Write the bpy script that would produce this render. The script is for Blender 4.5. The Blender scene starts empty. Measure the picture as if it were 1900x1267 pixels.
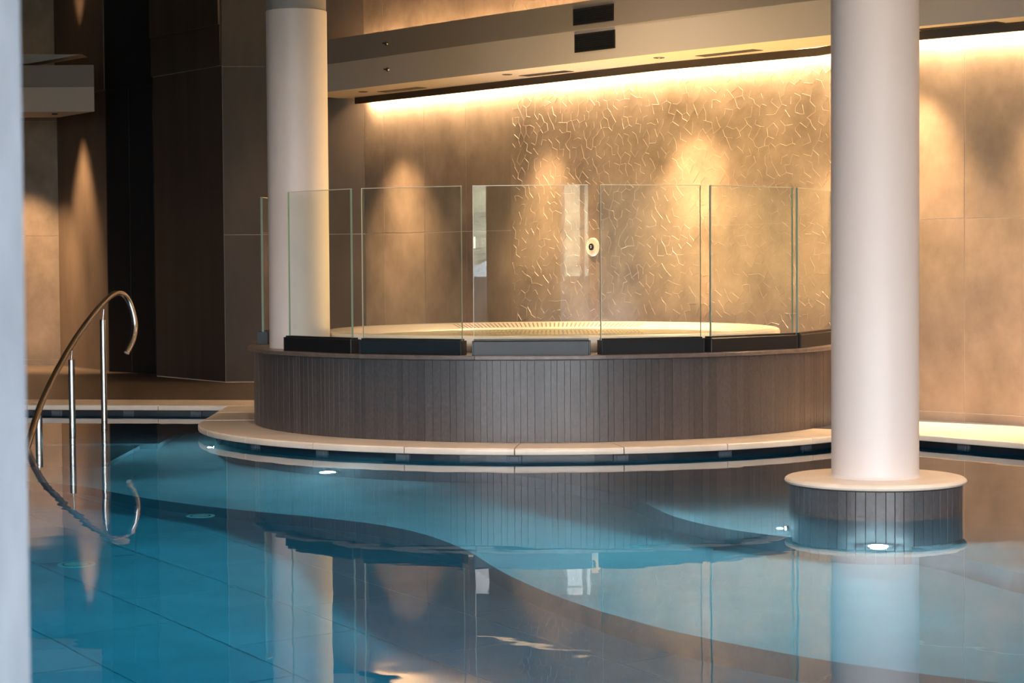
import bpy, math, random
from mathutils import Vector, Matrix
random.seed(7)
S = bpy.context.scene
COL = S.collection
PI = math.pi
R = math.radians

# ------------------------------------------------------------------ camera
cam_d = bpy.data.cameras.new('camera'); cam = bpy.data.objects.new('camera', cam_d); COL.objects.link(cam)
cam_d.sensor_width = 36.0; cam_d.lens = 3900/1900*36.0
cam_d.clip_start = .05; cam_d.clip_end = 400
pitch = math.atan(147.5/3900); roll = R(0.4)
F = Vector((0, math.cos(pitch), -math.sin(pitch))); U0 = Vector((0, math.sin(pitch), math.cos(pitch))); R0 = Vector((1, 0, 0))
CR = R0*math.cos(roll) - U0*math.sin(roll); CU = R0*math.sin(roll) + U0*math.cos(roll)
m = Matrix((CR, CU, -F)).transposed().to_4x4(); m.translation = Vector((0, 0, 1.30))
cam.matrix_world = m
cam_d.dof.use_dof = True; cam_d.dof.focus_distance = 14.5; cam_d.dof.aperture_fstop = 9.0
S.camera = cam

# ------------------------------------------------------------------ world (overcast daylight) and exposure
W = bpy.data.worlds.new('world'); S.world = W; W.use_nodes = True
nt = W.node_tree; nt.nodes.clear()
wo = nt.nodes.new('ShaderNodeOutputWorld'); bg = nt.nodes.new('ShaderNodeBackground')
bg.inputs['Color'].default_value = (.92, .91, 1.0, 1); bg.inputs['Strength'].default_value = 18.0
nt.links.new(bg.outputs[0], wo.inputs[0])
S.view_settings.view_transform = 'Standard'; S.view_settings.look = 'None'
S.view_settings.gamma = 1.0; S.view_settings.exposure = 0.60
try: S.view_settings.use_curve_mapping = False
except Exception: pass
S.cycles.caustics_reflective = False; S.cycles.caustics_refractive = False
S.cycles.sample_clamp_indirect = 6.0
S.cycles.max_bounces = 10; S.cycles.transparent_max_bounces = 24

WARM = (1.0, .62, .31); COOL = (.50, .88, 1.0)

# ------------------------------------------------------------------ materials
def newmat(name):
    m = bpy.data.materials.new(name); m.use_nodes = True
    return m, m.node_tree, m.node_tree.nodes, m.node_tree.links
def pbsdf(name, col, rough=.5, metal=0, spec=.5, noise=None, bump=None, vary=0, coat=0):
    """noise=(scale, amount, stretchxyz)   bump=(scale, distance)   vary: value change per object"""
    m, t, N, L = newmat(name); b = N['Principled BSDF']
    b.inputs['Roughness'].default_value = rough; b.inputs['Metallic'].default_value = metal
    b.inputs['Specular IOR Level'].default_value = spec
    b.inputs['Coat Weight'].default_value = coat
    src = None
    tc = N.new('ShaderNodeNewGeometry')
    rgb = N.new('ShaderNodeRGB'); rgb.outputs[0].default_value = (*col, 1); src = rgb.outputs[0]
    if noise:
        mp = N.new('ShaderNodeMapping'); mp.inputs['Scale'].default_value = noise[2] if len(noise) > 2 else (1, 1, 1)
        L.new(tc.outputs['Position'], mp.inputs[0])
        n = N.new('ShaderNodeTexNoise'); n.inputs['Scale'].default_value = noise[0]; n.inputs['Detail'].default_value = 7
        n.inputs['Roughness'].default_value = .62
        L.new(mp.outputs[0], n.inputs['Vector'])
        mr = N.new('ShaderNodeMapRange'); mr.inputs[1].default_value = .3; mr.inputs[2].default_value = .7
        mr.inputs[3].default_value = 1-noise[1]; mr.inputs[4].default_value = 1+noise[1]
        L.new(n.outputs[0], mr.inputs[0])
        v = N.new('ShaderNodeVectorMath'); v.operation = 'SCALE'; L.new(src, v.inputs[0]); L.new(mr.outputs[0], v.inputs['Scale']); src = v.outputs[0]
    if vary:
        oi = N.new('ShaderNodeObjectInfo'); mr = N.new('ShaderNodeMapRange')
        mr.inputs[3].default_value = 1-vary; mr.inputs[4].default_value = 1+vary
        L.new(oi.outputs['Random'], mr.inputs[0])
        v = N.new('ShaderNodeVectorMath'); v.operation = 'SCALE'; L.new(src, v.inputs[0]); L.new(mr.outputs[0], v.inputs['Scale']); src = v.outputs[0]
    L.new(src, b.inputs['Base Color'])
    if bump:
        n = N.new('ShaderNodeTexNoise'); n.inputs['Scale'].default_value = bump[0]; n.inputs['Detail'].default_value = 5
        mp = N.new('ShaderNodeMapping'); mp.inputs['Scale'].default_value = bump[2] if len(bump) > 2 else (1, 1, 1)
        L.new(tc.outputs['Position'], mp.inputs[0]); L.new(mp.outputs[0], n.inputs['Vector'])
        bp = N.new('ShaderNodeBump'); bp.inputs['Distance'].default_value = bump[1]; bp.inputs['Strength'].default_value = 1
        L.new(n.outputs[0], bp.inputs['Height']); L.new(bp.outputs[0], b.inputs['Normal'])
    return m
def emis(name, col, s):
    m, t, N, L = newmat(name); N.clear()
    o = N.new('ShaderNodeOutputMaterial'); e = N.new('ShaderNodeEmission'); e.inputs[0].default_value = (*col, 1); e.inputs[1].default_value = s
    L.new(e.outputs[0], o.inputs[0]); return m

M = {}
M['tile'] = pbsdf('brown_stone_tile', (.30, .235, .185), .48, noise=(2.2, .34, (1, 1, .8)), bump=(60, .0006), vary=.05)
M['relief'] = pbsdf('relief_stone_tile', (.31, .245, .19), .42, noise=(3.0, .32), bump=(6, .006))
M['ridge'] = pbsdf('relief_ridge_stone', (.38, .305, .235), .38)
M['grout'] = pbsdf('light_grout', (.72, .60, .47), .8)
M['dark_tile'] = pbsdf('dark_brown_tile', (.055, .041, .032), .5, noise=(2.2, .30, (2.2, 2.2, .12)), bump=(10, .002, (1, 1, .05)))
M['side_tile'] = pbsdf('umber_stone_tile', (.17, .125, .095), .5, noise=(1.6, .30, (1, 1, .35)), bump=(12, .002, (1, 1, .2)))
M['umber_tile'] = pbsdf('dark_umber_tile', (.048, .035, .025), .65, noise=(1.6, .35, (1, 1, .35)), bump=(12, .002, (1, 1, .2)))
M['black'] = pbsdf('matt_black_panel', (.004, .004, .005), .6)
M['slat'] = pbsdf('grey_slate_strip', (.074, .061, .059), .36, noise=(60, .22, (1, 1, .6)), bump=(90, .0008), vary=.16)
M['slat_core'] = pbsdf('slate_grout', (.36, .33, .31), .7)
M['slab'] = pbsdf('brown_slate_slab', (.13, .105, .095), .32, noise=(18, .25), bump=(120, .0008))
M['marble'] = pbsdf('cream_marble', (.84, .73, .61), .30, noise=(4.0, .10), bump=(25, .0008))
M['acrylic'] = pbsdf('cream_acrylic', (.86, .78, .66), .18)
M['grate'] = pbsdf('grate_slots', (.22, .17, .12), .6)
M['floor'] = pbsdf('brown_floor_stone', (.11, .085, .065), .38, noise=(1.2, .15, (.4, 2, 1)), bump=(20, .0008))
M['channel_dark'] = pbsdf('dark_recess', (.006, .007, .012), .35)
M['bracket'] = pbsdf('grey_clip', (.10, .10, .11), .5)
M['pooltile'] = pbsdf('pool_slate_tile', (.40, .42, .44), .5, noise=(1.5, .22, (1, 1, 1)), bump=(8, .002), vary=.06)
M['poolgrout'] = pbsdf('pool_grout', (.85, .88, .88), .6)
M['poolwall'] = pbsdf('pool_bench_stone', (.30, .295, .30), .5, noise=(1.8, .15))
M['face_shade'] = pbsdf('submerged_face_shade', (.035, .038, .042), .5, noise=(3, .2))  # shade on the submerged upright faces put into a darker colour
M['column'] = pbsdf('white_plaster', (.72, .65, .62), .42, noise=(1.3, .035, (1, 1, .6)), bump=(5, .0015))
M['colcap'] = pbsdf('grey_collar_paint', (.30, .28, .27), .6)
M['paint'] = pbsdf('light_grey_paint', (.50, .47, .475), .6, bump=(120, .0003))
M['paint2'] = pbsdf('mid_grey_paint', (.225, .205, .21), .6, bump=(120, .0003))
M['soffit'] = pbsdf('soffit_bounce_tint', (.92, .80, .64), .6)  # warm light bounced onto the soffit is put into this colour
M['arris'] = pbsdf('glass_arris_glint', (.66, .66, .56), .25)  # light caught on the glass edges, painted as a pale tone
M['bronze'] = pbsdf('dark_bronze_profile', (.035, .026, .021), .45)
M['blackmetal'] = pbsdf('black_anodised', (.012, .012, .013), .42, bump=(200, .0002))
M['chanmetal'] = pbsdf('black_channel', (.010, .010, .011), .30, spec=.35)
M['steel'] = pbsdf('brushed_steel', (.50, .46, .42), .24, metal=1, bump=(60, .0004, (1, 1, 12)))
M['concrete'] = pbsdf('pale_concrete', (.37, .43, .51), .7, noise=(5, .16), bump=(30, .002))
M['ceiling'] = pbsdf('dark_ceiling', (.20, .17, .15), .8)
M['white'] = pbsdf('white_plastic', (.85, .74, .60), .45)
M['room'] = pbsdf('pale_wall', (.75, .74, .74), .7)
M['deck'] = pbsdf('pale_deck', (.66, .65, .64), .5, noise=(3, .06))
M['frame'] = pbsdf('white_window_frame', (.75, .75, .76), .5)
M['hill'] = pbsdf('wooded_hillside', (.17, .17, .11), .9, noise=(.7, .9), bump=(1.2, .8))
M['rock'] = pbsdf('pale_rock', (.42, .46, .48), .9, noise=(.5, .5), bump=(.8, .6))
M['led'] = emis('warm_led', (1, .68, .38), 135.0)
M['led_up'] = emis('warm_uplight_led', WARM, 60.0)
M['led_ceiling'] = emis('ceiling_led', (1, .68, .38), 22.0)
M['lens'] = emis('pool_lamp_lens', (.80, .93, 1.0), 90.0)
M['downlens'] = emis('downlight_lens', WARM, 6.0)
M['lamp_glow'] = emis('lantern_glow', (1, .85, .65), 12.0)

def thin_glass():
    m, t, N, L = newmat('clear_glass'); N.clear()
    o = N.new('ShaderNodeOutputMaterial'); mix = N.new('ShaderNodeMixShader'); fr = N.new('ShaderNodeFresnel')
    ge = N.new('ShaderNodeNewGeometry'); mr = N.new('ShaderNodeMapRange'); mr.inputs[3].default_value = 1.5; mr.inputs[4].default_value = 1/1.5
    L.new(ge.outputs['Backfacing'], mr.inputs[0]); L.new(mr.outputs[0], fr.inputs[0])
    tr = N.new('ShaderNodeBsdfTransparent'); tr.inputs[0].default_value = (.955, .975, .955, 1)
    gl = N.new('ShaderNodeBsdfGlossy'); gl.inputs['Roughness'].default_value = .0; gl.inputs[0].default_value = (1, 1, 1, 1)
    L.new(fr.outputs[0], mix.inputs[0]); L.new(tr.outputs[0], mix.inputs[1]); L.new(gl.outputs[0], mix.inputs[2]); L.new(mix.outputs[0], o.inputs[0])
    return m
M['glass'] = thin_glass()
M['glass_edge'] = pbsdf('green_glass_edge', (.25, .37, .29), .15)
def basin_water():
    m, t, N, L = newmat('spa_water'); N.clear()
    o = N.new('ShaderNodeOutputMaterial'); mix = N.new('ShaderNodeMixShader'); fr = N.new('ShaderNodeFresnel'); fr.inputs[0].default_value = 1.33
    tr = N.new('ShaderNodeBsdfTransparent'); tr.inputs[0].default_value = (.74, .80, .62, 1)
    gl = N.new('ShaderNodeBsdfGlossy'); gl.inputs['Roughness'].default_value = .03
    n = N.new('ShaderNodeTexNoise'); n.inputs['Scale'].default_value = 2.0; g = N.new('ShaderNodeNewGeometry'); L.new(g.outputs['Position'], n.inputs['Vector'])
    bp = N.new('ShaderNodeBump'); bp.inputs['Distance'].default_value = .004; L.new(n.outputs[0], bp.inputs['Height'])
    L.new(bp.outputs[0], gl.inputs['Normal']); L.new(bp.outputs[0], fr.inputs['Normal'])
    L.new(fr.outputs[0], mix.inputs[0]); L.new(tr.outputs[0], mix.inputs[1]); L.new(gl.outputs[0], mix.inputs[2]); L.new(mix.outputs[0], o.inputs[0])
    return m
M['spawater'] = basin_water()
def pool_water():
    m, t, N, L = newmat('pool_water'); N.clear()
    o = N.new('ShaderNodeOutputMaterial')
    g = N.new('ShaderNodeBsdfGlass'); g.inputs['IOR'].default_value = 1.33; g.inputs['Roughness'].default_value = 0
    geo = N.new('ShaderNodeNewGeometry')
    n = N.new('ShaderNodeTexNoise'); n.inputs['Scale'].default_value = 1.6; n.inputs['Detail'].default_value = 2.5; L.new(geo.outputs['Position'], n.inputs['Vector'])
    bp = N.new('ShaderNodeBump'); bp.inputs['Distance'].default_value = .0016; bp.inputs['Strength'].default_value = 1
    L.new(n.outputs[0], bp.inputs['Height']); L.new(bp.outputs[0], g.inputs['Normal'])
    L.new(g.outputs[0], o.inputs['Surface'])
    ab = N.new('ShaderNodeVolumeAbsorption'); ab.inputs['Color'].default_value = (.0, .775, .895, 1); ab.inputs['Density'].default_value = .39
    sc = N.new('ShaderNodeVolumeScatter'); sc.inputs['Color'].default_value = (.75, .9, 1, 1); sc.inputs['Density'].default_value = .022; sc.inputs['Anisotropy'].default_value = .5
    ad = N.new('ShaderNodeAddShader'); L.new(ab.outputs[0], ad.inputs[0]); L.new(sc.outputs[0], ad.inputs[1])
    L.new(ad.outputs[0], o.inputs['Volume'])
    return m
M['water'] = pool_water()

# ------------------------------------------------------------------ mesh helpers
class MB:
    def __init__(s): s.v = []; s.f = []; s.mi = []
    def poly(s, pts, mi=0):
        b = len(s.v); s.v += [tuple(p) for p in pts]; s.f.append(tuple(range(b, b+len(pts)))); s.mi.append(mi)
    def box(s, lo, hi, T=None, mi=0):
        x0, y0, z0 = lo; x1, y1, z1 = hi
        c = [(x0,y0,z0),(x1,y0,z0),(x1,y1,z0),(x0,y1,z0),(x0,y0,z1),(x1,y0,z1),(x1,y1,z1),(x0,y1,z1)]
        if T: c = [tuple(T(Vector(p))) for p in c]
        b = len(s.v); s.v += c
        for q in ((0,3,2,1),(4,5,6,7),(0,1,5,4),(1,2,6,5),(2,3,7,6),(3,0,4,7)): s.f.append(tuple(b+i for i in q)); s.mi.append(mi)
        return s
    def loft(s, rows, closed_u=False, closed_v=False, caps=False, mi=0):
        """rows: list of rings of equal length"""
        b = len(s.v); n = len(rows[0])
        for r in rows: s.v += [tuple(p) for p in r]
        nr = len(rows)
        for i in range(nr if closed_v else nr-1):
            for j in range(n if closed_u else n-1):
                a = b+i*n+j; a2 = b+i*n+(j+1)%n; c = b+((i+1)%nr)*n+j; c2 = b+((i+1)%nr)*n+(j+1)%n
                s.f.append((a, a2, c2, c)); s.mi.append(mi)
        if caps:
            s.f.append(tuple(b+j for j in reversed(range(n)))); s.mi.append(mi)
            s.f.append(tuple(b+(nr-1)*n+j for j in range(n))); s.mi.append(mi)
        return s
    def lathe(s, prof, c=(0, 0), n=64, mi=0, cap=False):
        rows = [[(c[0]+r*math.cos(2*PI*k/n), c[1]+r*math.sin(2*PI*k/n), z) for k in range(n)] for r, z in prof]
        return s.loft(rows, closed_u=True, caps=cap, mi=mi)
    def tube(s, pts, r, n=12, caps=True):
        pts = [Vector(p) for p in pts]; rows = []; up = None
        for i, p in enumerate(pts):
            t = (pts[min(i+1, len(pts)-1)]-pts[max(i-1, 0)]).normalized()
            if up is None: up = t.orthogonal().normalized()
            up = (up-t*up.dot(t)).normalized(); w = t.cross(up)
            rr = r[i] if isinstance(r, (list, tuple)) else r
            rows.append([p+(up*math.cos(2*PI*k/n)+w*math.sin(2*PI*k/n))*rr for k in range(n)])
        return s.loft(rows, closed_u=True, caps=caps)
    def build(s, name, mats, parent=None, smooth=False, loc=None, fix=True):
        me = bpy.data.meshes.new(name)
        off = Vector(loc) if loc is not None else Vector((0, 0, 0))
        me.from_pydata([tuple(Vector(p)-off) for p in s.v], [], s.f)
        mats = mats if isinstance(mats, (list, tuple)) else [mats]
        for k in mats: me.materials.append(M[k])
        for p, i in zip(me.polygons, s.mi): p.material_index = i
        if fix:
            import bmesh
            bm = bmesh.new(); bm.from_mesh(me); bmesh.ops.remove_doubles(bm, verts=bm.verts, dist=1e-6)
            bmesh.ops.recalc_face_normals(bm, faces=bm.faces); bm.to_mesh(me); bm.free()
        if smooth:
            me.shade_smooth()
            try: me.set_sharp_from_angle(angle=R(35))
            except Exception: pass
        o = bpy.data.objects.new(name, me); COL.objects.link(o)
        if parent is not None:
            o.parent = parent; o.location = off-Vector(parent.location) if parent.type == 'EMPTY' and parent.parent is None else off
            if parent.parent is not None: o.location = off-parent.matrix_world.translation
            if parent.type == 'MESH' and parent.parent is None: o.location = off-Vector(parent.location)
        else: o.location = off
        return o
def bevel(o, w, seg=2):
    import bmesh
    bm = bmesh.new(); bm.from_mesh(o.data)
    bmesh.ops.bevel(bm, geom=list(bm.edges), offset=w, segments=seg, affect='EDGES', profile=.5, clamp_overlap=True)
    bm.to_mesh(o.data); bm.free(); return o
def tag(o, label, cat, group=None, kind=None):
    o['label'] = label; o['category'] = cat
    if group: o['group'] = group
    if kind: o['kind'] = kind
    return o
def empty(name, loc, label, cat, group=None, kind=None):
    o = bpy.data.objects.new(name, None); COL.objects.link(o); o.location = loc; o.empty_display_size = .1
    return tag(o, label, cat, group, kind)
def struct(o, label=None):
    o['kind'] = 'structure'
    if label: o['label'] = label; 
    return o
def V2(p): return Vector((p[0], p[1]))
def frame2(a, b):
    """local frame of a wall segment: x along a->b, y towards the room (the camera side), z up"""
    a = Vector((a[0], a[1], 0)); b = Vector((b[0], b[1], 0)); t = (b-a).normalized(); n = Vector((t.y, -t.x, 0))
    return a, t, n, (b-a).length
def seg_T(a, b):
    o, t, n, L = frame2(a, b)
    return (lambda p: o+t*p.x+n*p.y+Vector((0, 0, p.z))), L

WATER = 0.0; LAND = .081
C = Vector((.27, 16.4)); R_POD = 2.27; R_SLAB = 2.32; R_LIP = 2.70
def ring(r, deg): a = R(deg); return Vector((C.x+r*math.sin(a), C.y-r*math.cos(a)))

# back wall, plan polyline (corner at the left -> towards the right)
BW = [V2(p) for p in [(-1.509,21.796),(-.423,20.474),(1.367,18.237),(2.576,16.999),(3.074,15.934),(3.727,15.309),(5.6,13.55),(9.0,10.3)]]
BS = [0]
for a, b in zip(BW[:-1], BW[1:]): BS.append(BS[-1]+(b-a).length)
def bw_at(s, off=0.0):
    s = max(0, min(s, BS[-1]-1e-6))
    for i in range(len(BW)-1):
        if BS[i] <= s <= BS[i+1]:
            t = (BW[i+1]-BW[i]).normalized(); p = BW[i]+t*(s-BS[i]); n = Vector((t.y, -t.x)); return p+n*off*1.0
def s_of(x, y):
    best = None
    for i in range(len(BW)-1):
        t = (BW[i+1]-BW[i]); L = t.length; t = t/L; u = max(0, min(L, (V2((x, y))-BW[i]).dot(t))); d = (BW[i]+t*u-V2((x, y))).length
        if best is None or d < best[0]: best = (d, BS[i]+u)
    return best[1]

# ================================================================== STRUCTURE
CEIL = 4.65
def wall_prism(path, z0, z1, thick, name, mat, side=-1, label=None):
    """solid wall: path is the room-side face, body extends 'behind' it"""
    mb = MB()
    pts = [V2(p) for p in path]; nrm = []
    for i in range(len(pts)):
        t = (pts[min(i+1, len(pts)-1)]-pts[max(i-1, 0)]).normalized(); nrm.append(Vector((t.y, -t.x)))
    rows = []
    for p, n in zip(pts, nrm):
        q = p-n*thick
        rows.append([(p.x, p.y, z0), (p.x, p.y, z1), (q.x, q.y, z1), (q.x, q.y, z0)])
    mb.loft(rows, closed_u=True, caps=True)
    return struct(mb.build(name, mat), label)

wall_back = wall_prism(BW, -1.75, CEIL+.1, .25, 'wall_back', 'grout')
# tiles of the back wall
def wtile(name, a, b, z0, z1, mat, parent, gap=.0028, th=.0045, sink=.002):
    T, L = seg_T(a, b); mb = MB()
    mb.box((gap, -sink, z0+gap), (L-gap, th, z1-gap), T)
    o = mb.build(name, mat, parent); bevel(o, .001, 1); return o
s789, s866, s950 = s_of(-.858,21.004), s_of(-.433,20.487), s_of(.007,19.937)
tw = (s950-s789)/2
plain = [0, s789-tw, s789, s866, s950]
s1790 = s_of(3.373,15.648)
rel_end = BS[4]
rows_z = [(.081,.150),(.150,1.60),(1.60,3.05),(3.05,CEIL)]
for i in range(4):
    for z0, z1 in rows_z: wtile('wall_tile', bw_at(plain[i]), bw_at(plain[i+1]-1e-4), z0, z1, 'tile', wall_back)
ss = s1790
segs = [(BS[4]+1e-4, s1790)]
while ss < BS[-1]-.2:
    segs.append((ss, min(ss+tw, BS[-1]-1e-3))); ss += tw
for a, b in segs:
    for z0, z1 in rows_z: wtile('wall_tile', bw_at(a), bw_at(b), z0, z1, 'tile', wall_back)
# relief panel
breaks = [s950+.004]+[s for s in BS if s950 < s < rel_end-.1]+[rel_end-.004]
mb = MB(); TH = .012
rws = []
for s in breaks:
    p = bw_at(s, TH); q = bw_at(s, -.003); rws.append([(p.x,p.y,.152),(p.x,p.y,CEIL),(q.x,q.y,CEIL),(q.x,q.y,.152)])
mb.loft(rws, closed_u=True, caps=True)
relief = mb.build('relief_panel', 'relief', wall_back); relief['label'] = 'stone panel with a raised net of crackle lines'
# raised crackle lines: jittered hexagon net, about half of its edges
mb = MB(); cell = .088; s0 = s950+.02; s1 = rel_end-.02
pts = {}
def jit(key, x, y):
    if key not in pts:
        rr = random.Random(hash(key) & 0xffff); pts[key] = (x+rr.uniform(-.42,.42)*cell*.62, y+rr.uniform(-.42,.42)*cell*.62)
    return pts[key]
edges = []
dx = cell*math.sqrt(3)/1.0*.62; dy = cell*.93
nx = int((s1-s0)/dx)+2; ny = int((CEIL-.16)/dy)+2
for i in range(nx):
    for j in range(ny):
        cx = s0+i*dx+(j % 2)*dx/2; cy = .16+j*dy
        A = jit((i, j, 0), cx, cy-dy/3*.9); B = jit((i, j, 1), cx, cy+dy/3*.9)
        if random.random() < .60: edges.append((A, B))
        i2 = i-1+(j % 2); i3 = i+(j % 2)
        for (ii, jj) in ((i2, j+1), (i3, j+1)):
            Cc = jit((ii, jj, 0), s0+ii*dx+((jj) % 2)*dx/2, .16+jj*dy-dy/3*.9)
            if random.random() < .54: edges.append((B, Cc))
for (ax, ay), (bx, by) in edges:
    if min(ax, bx) < s0 or max(ax, bx) > s1 or min(ay, by) < .17 or max(ay, by) > CEIL-.02: continue
    d = Vector((bx-ax, by-ay)); L = d.length
    if L < .01: continue
    n = Vector((-d.y, d.x))/L; w = .0021*random.uniform(.6, 1.25); h = .0032*random.uniform(.5, 1.1)
    def P(x, y, o): p = bw_at(x, TH+o); return (p.x, p.y, y)
    a0 = P(ax+n.x*w, ay+n.y*w, 0); a1 = P(ax, ay, h); a2 = P(ax-n.x*w, ay-n.y*w, 0)
    b0 = P(bx+n.x*w, by+n.y*w, 0); b1 = P(bx, by, h); b2 = P(bx-n.x*w, by-n.y*w, 0)
    mb.poly([a0, b0, b1, a1]); mb.poly([a1, b1, b2, a2]); mb.poly([a0, a1, a2]); mb.poly([b0, b2, b1])
rd = mb.build('crackle_ridges', 'ridge', wall_back); rd['kind'] = 'stuff'

# left end walls
K0, K1, K2, K3, K4, K5 = (-9.3,25.95), (-5.516,25.667), (-4.627,24.147), (-3.994,23.593), (-3.897,23.021), (-2.965,21.724)
side = wall_prism([K5, (-1.509,21.796)], -.1, CEIL+.1, .2, 'wall_side', 'grout')
dark = wall_prism([K4, K5], -.1, CEIL+.1, .2, 'wall_end', 'grout')
prox = wall_prism([K1, K2], -.1, CEIL+.1, .2, 'wall_left_end', 'grout')
lft = wall_prism([K0, K1], -.1, CEIL+.1, .2, 'wall_left_back', 'grout')
def tile_wall(w, a, b, ncols, zs, mat, offs=None):
    a = V2(a); b = V2(b)
    for i in range(ncols):
        p = a+(b-a)*(i/ncols); q = a+(b-a)*((i+1)/ncols)
        for k, (z0, z1) in enumerate(zip(zs[:-1], zs[1:])):
            wtile('wall_tile', p, q, z0, z1, mat, w, gap=.0018, th=.0045+(offs[k] if offs else 0))
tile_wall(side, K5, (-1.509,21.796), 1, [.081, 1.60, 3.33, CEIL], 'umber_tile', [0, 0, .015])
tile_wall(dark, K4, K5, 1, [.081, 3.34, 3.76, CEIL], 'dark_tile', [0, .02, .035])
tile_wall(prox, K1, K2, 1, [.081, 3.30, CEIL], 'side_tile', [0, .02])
tile_wall(lft, K0, K1, 3, [.081, .150, 1.66, 3.05, CEIL], 'tile')
mb = MB(); T, L = seg_T(K2, K3); mb.box((-.02, -.05, .05), (L+.02, .0, CEIL), T)
d1 = mb.build('door_1', 'black'); struct(d1, 'tall matt black door panel between the brown end walls')
for k in range(2):
    m2 = MB(); m2.box((L*k/2+.004, -.001, .085), (L*(k+1)/2-.004, .012, 3.28), T); bevel(m2.build('door_leaf', 'black', d1), .002, 1)
m2 = MB(); m2.box((.0, -.001, 3.30), (L, .014, CEIL), T); m2.build('overpanel', 'black', d1)
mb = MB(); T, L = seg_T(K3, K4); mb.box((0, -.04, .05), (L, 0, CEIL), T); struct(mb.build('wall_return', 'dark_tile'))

# remaining room shell (behind and beside the camera)
def boxs(name, lo, hi, mat): mb = MB(); mb.box(lo, hi); return struct(mb.build(name, mat))
boxs('ceiling', (-9.4, -4.3, CEIL), (9.4, 26.4, CEIL+.15), 'ceiling')
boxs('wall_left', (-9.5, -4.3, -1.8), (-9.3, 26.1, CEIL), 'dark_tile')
boxs('wall_right', (9.0, -4.3, -1.8), (9.2, 10.8, CEIL), 'tile')
wf = boxs('wall_front', (-9.3, -4.25, 0), (9.0, -4.05, 1.03), 'room')
boxs('wall_front_upper', (-9.3, -4.25, 3.90), (9.0, -4.05, CEIL), 'room')
win = MB(); win.box((-9.3, -4.16, 1.03), (9.0, -4.02, 1.075)); win.box((-9.3, -4.18, 3.86), (9.0, -4.06, 3.90))
w1 = struct(win.build('window_1', 'frame'))
xs = [-9.2, -7.2, -5.3, -3.4, -.61, 1.0, 3.0, 5.0, 7.0, 8.9]
for x in xs:
    q = MB(); q.box((x-.035, -4.17, 1.075), (x+.035, -4.08, 3.86)); q.build('mullion', 'frame', w1)
for x0, x1 in zip(xs[:-1], xs[1:]):
    q = MB(); q.box((x0+.035, -4.13, 1.075), (x1-.035, -4.12, 3.86)); q.build('pane', 'glass', w1)
# outdoors: ground, rocky bank and wooded hill seen in the reflections
def hill(name, x0, x1, y0, y1, h, mat, seed):
    rr = random.Random(seed); mb = MB(); n = 40; rows = []
    for i in range(n+1):
        row = []
        for j in range(n+1):
            u = i/n; v = j/n
            row.append((x0+(x1-x0)*u, y0+(y1-y0)*v, -1.0+h*math.sin(PI/2*v)*(1+.25*math.sin(7*u+seed))+rr.uniform(-.35,.35)*(1+h*.06)))
        rows.append(row)
    mb.loft(rows); return struct(mb.build(name, mat, smooth=True))
hill('hill', -60, 60, -22, -60, 5.6, 'hill', 3)
hill('rock_bank', -14, -1.9, -9, -14, 2.6, 'rock', 5)
boxs('ground_outside', (-70, -70, -1.2), (70, -4.3, -.9), 'hill')

# daylight portal in the window opening
def area(name, loc, rot, sx, sy, power, col, portal=False):
    l = bpy.data.lights.new(name, 'AREA'); l.shape = 'RECTANGLE'; l.size = sx; l.size_y = sy; l.energy = power; l.color = col
    if portal: l.cycles.is_portal = True
    o = bpy.data.objects.new(name, l); COL.objects.link(o); o.location = loc; o.rotation_euler = rot; return o
area('window_portal', (-.15, -4.0, 2.47), (R(90), 0, 0), 18.2, 2.79, 1, (1, 1, 1), True)

# ------------------------------------------------------------------ floor and pool shell
mb = MB()
def slabpoly(mb, pts, z0, z1):
    n = len(pts); mb.poly([(p[0], p[1], z1) for p in pts]); mb.poly([(p[0], p[1], z0) for p in reversed(pts)])
    for i in range(n):
        a, b = pts[i], pts[(i+1) % n]; mb.poly([(a[0],a[1],z0),(b[0],b[1],z0),(b[0],b[1],z1),(a[0],a[1],z1)])
slabpoly(mb, [(-9.3,19.0),(-2.5,18.45),(-.9,18.35),(-.1,19.3),(.15,19.85),(-1.4,21.9),(-2.97,21.8),(-3.9,23.1),(-4.0,23.65),(-4.63,24.2),(-5.52,25.75),(-9.3,26.0)], -.1, .074)
floor = struct(mb.build('floor', 'floor'))
mb = MB(); slabpoly(mb, [(-9.3,-4.1),(9.0,-4.1),(9.0,2.3),(-9.3,2.3)], -1.93, .074); struct(mb.build('floor_front', 'deck'))

# pool edge (lip) polyline, land is on its left hand when walked from left to right
arc0, arc1 = -90, 62
RC0, RC1 = V2((2.831,14.613)), V2((3.387,13.89)); rdir = (RC1-RC0).normalized()
RCE = RC0+rdir*9.0
pool_out = [V2((-9.3,18.78)), V2((-4.25,18.36)), V2((-2.46,18.08)), V2((-2.43,16.4))]
pool_out += [ring(R_LIP, d) for d in range(-86, 59, 4)]
pool_out += [RC0, RCE]
def off_poly(pl, d):
    out = []
    for i, p in enumerate(pl):
        t0 = (p-pl[i-1]).normalized() if i else (pl[1]-p).normalized(); t1 = (pl[i+1]-p).normalized() if i < len(pl)-1 else t0
        n = (Vector((-t0.y, t0.x))+Vector((-t1.y, t1.x))).normalized(); k = 1/max(.5, n.dot(Vector((-t0.y, t0.x))))
        out.append(p+n*d*k)
    return out
def wall_strip(pl, z0, z1, mi, mb):
    for a, b in zip(pl[:-1], pl[1:]): mb.poly([(a.x,a.y,z0),(b.x,b.y,z0),(b.x,b.y,z1),(a.x,a.y,z1)], mi)
inner = off_poly(pool_out, .13)
mb = MB()
back_ = off_poly(pool_out, .20)
rows = [[(a.x,a.y,-1.9),(a.x,a.y,-.12)] for a in inner]; mb.loft(rows, mi=1)
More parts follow.
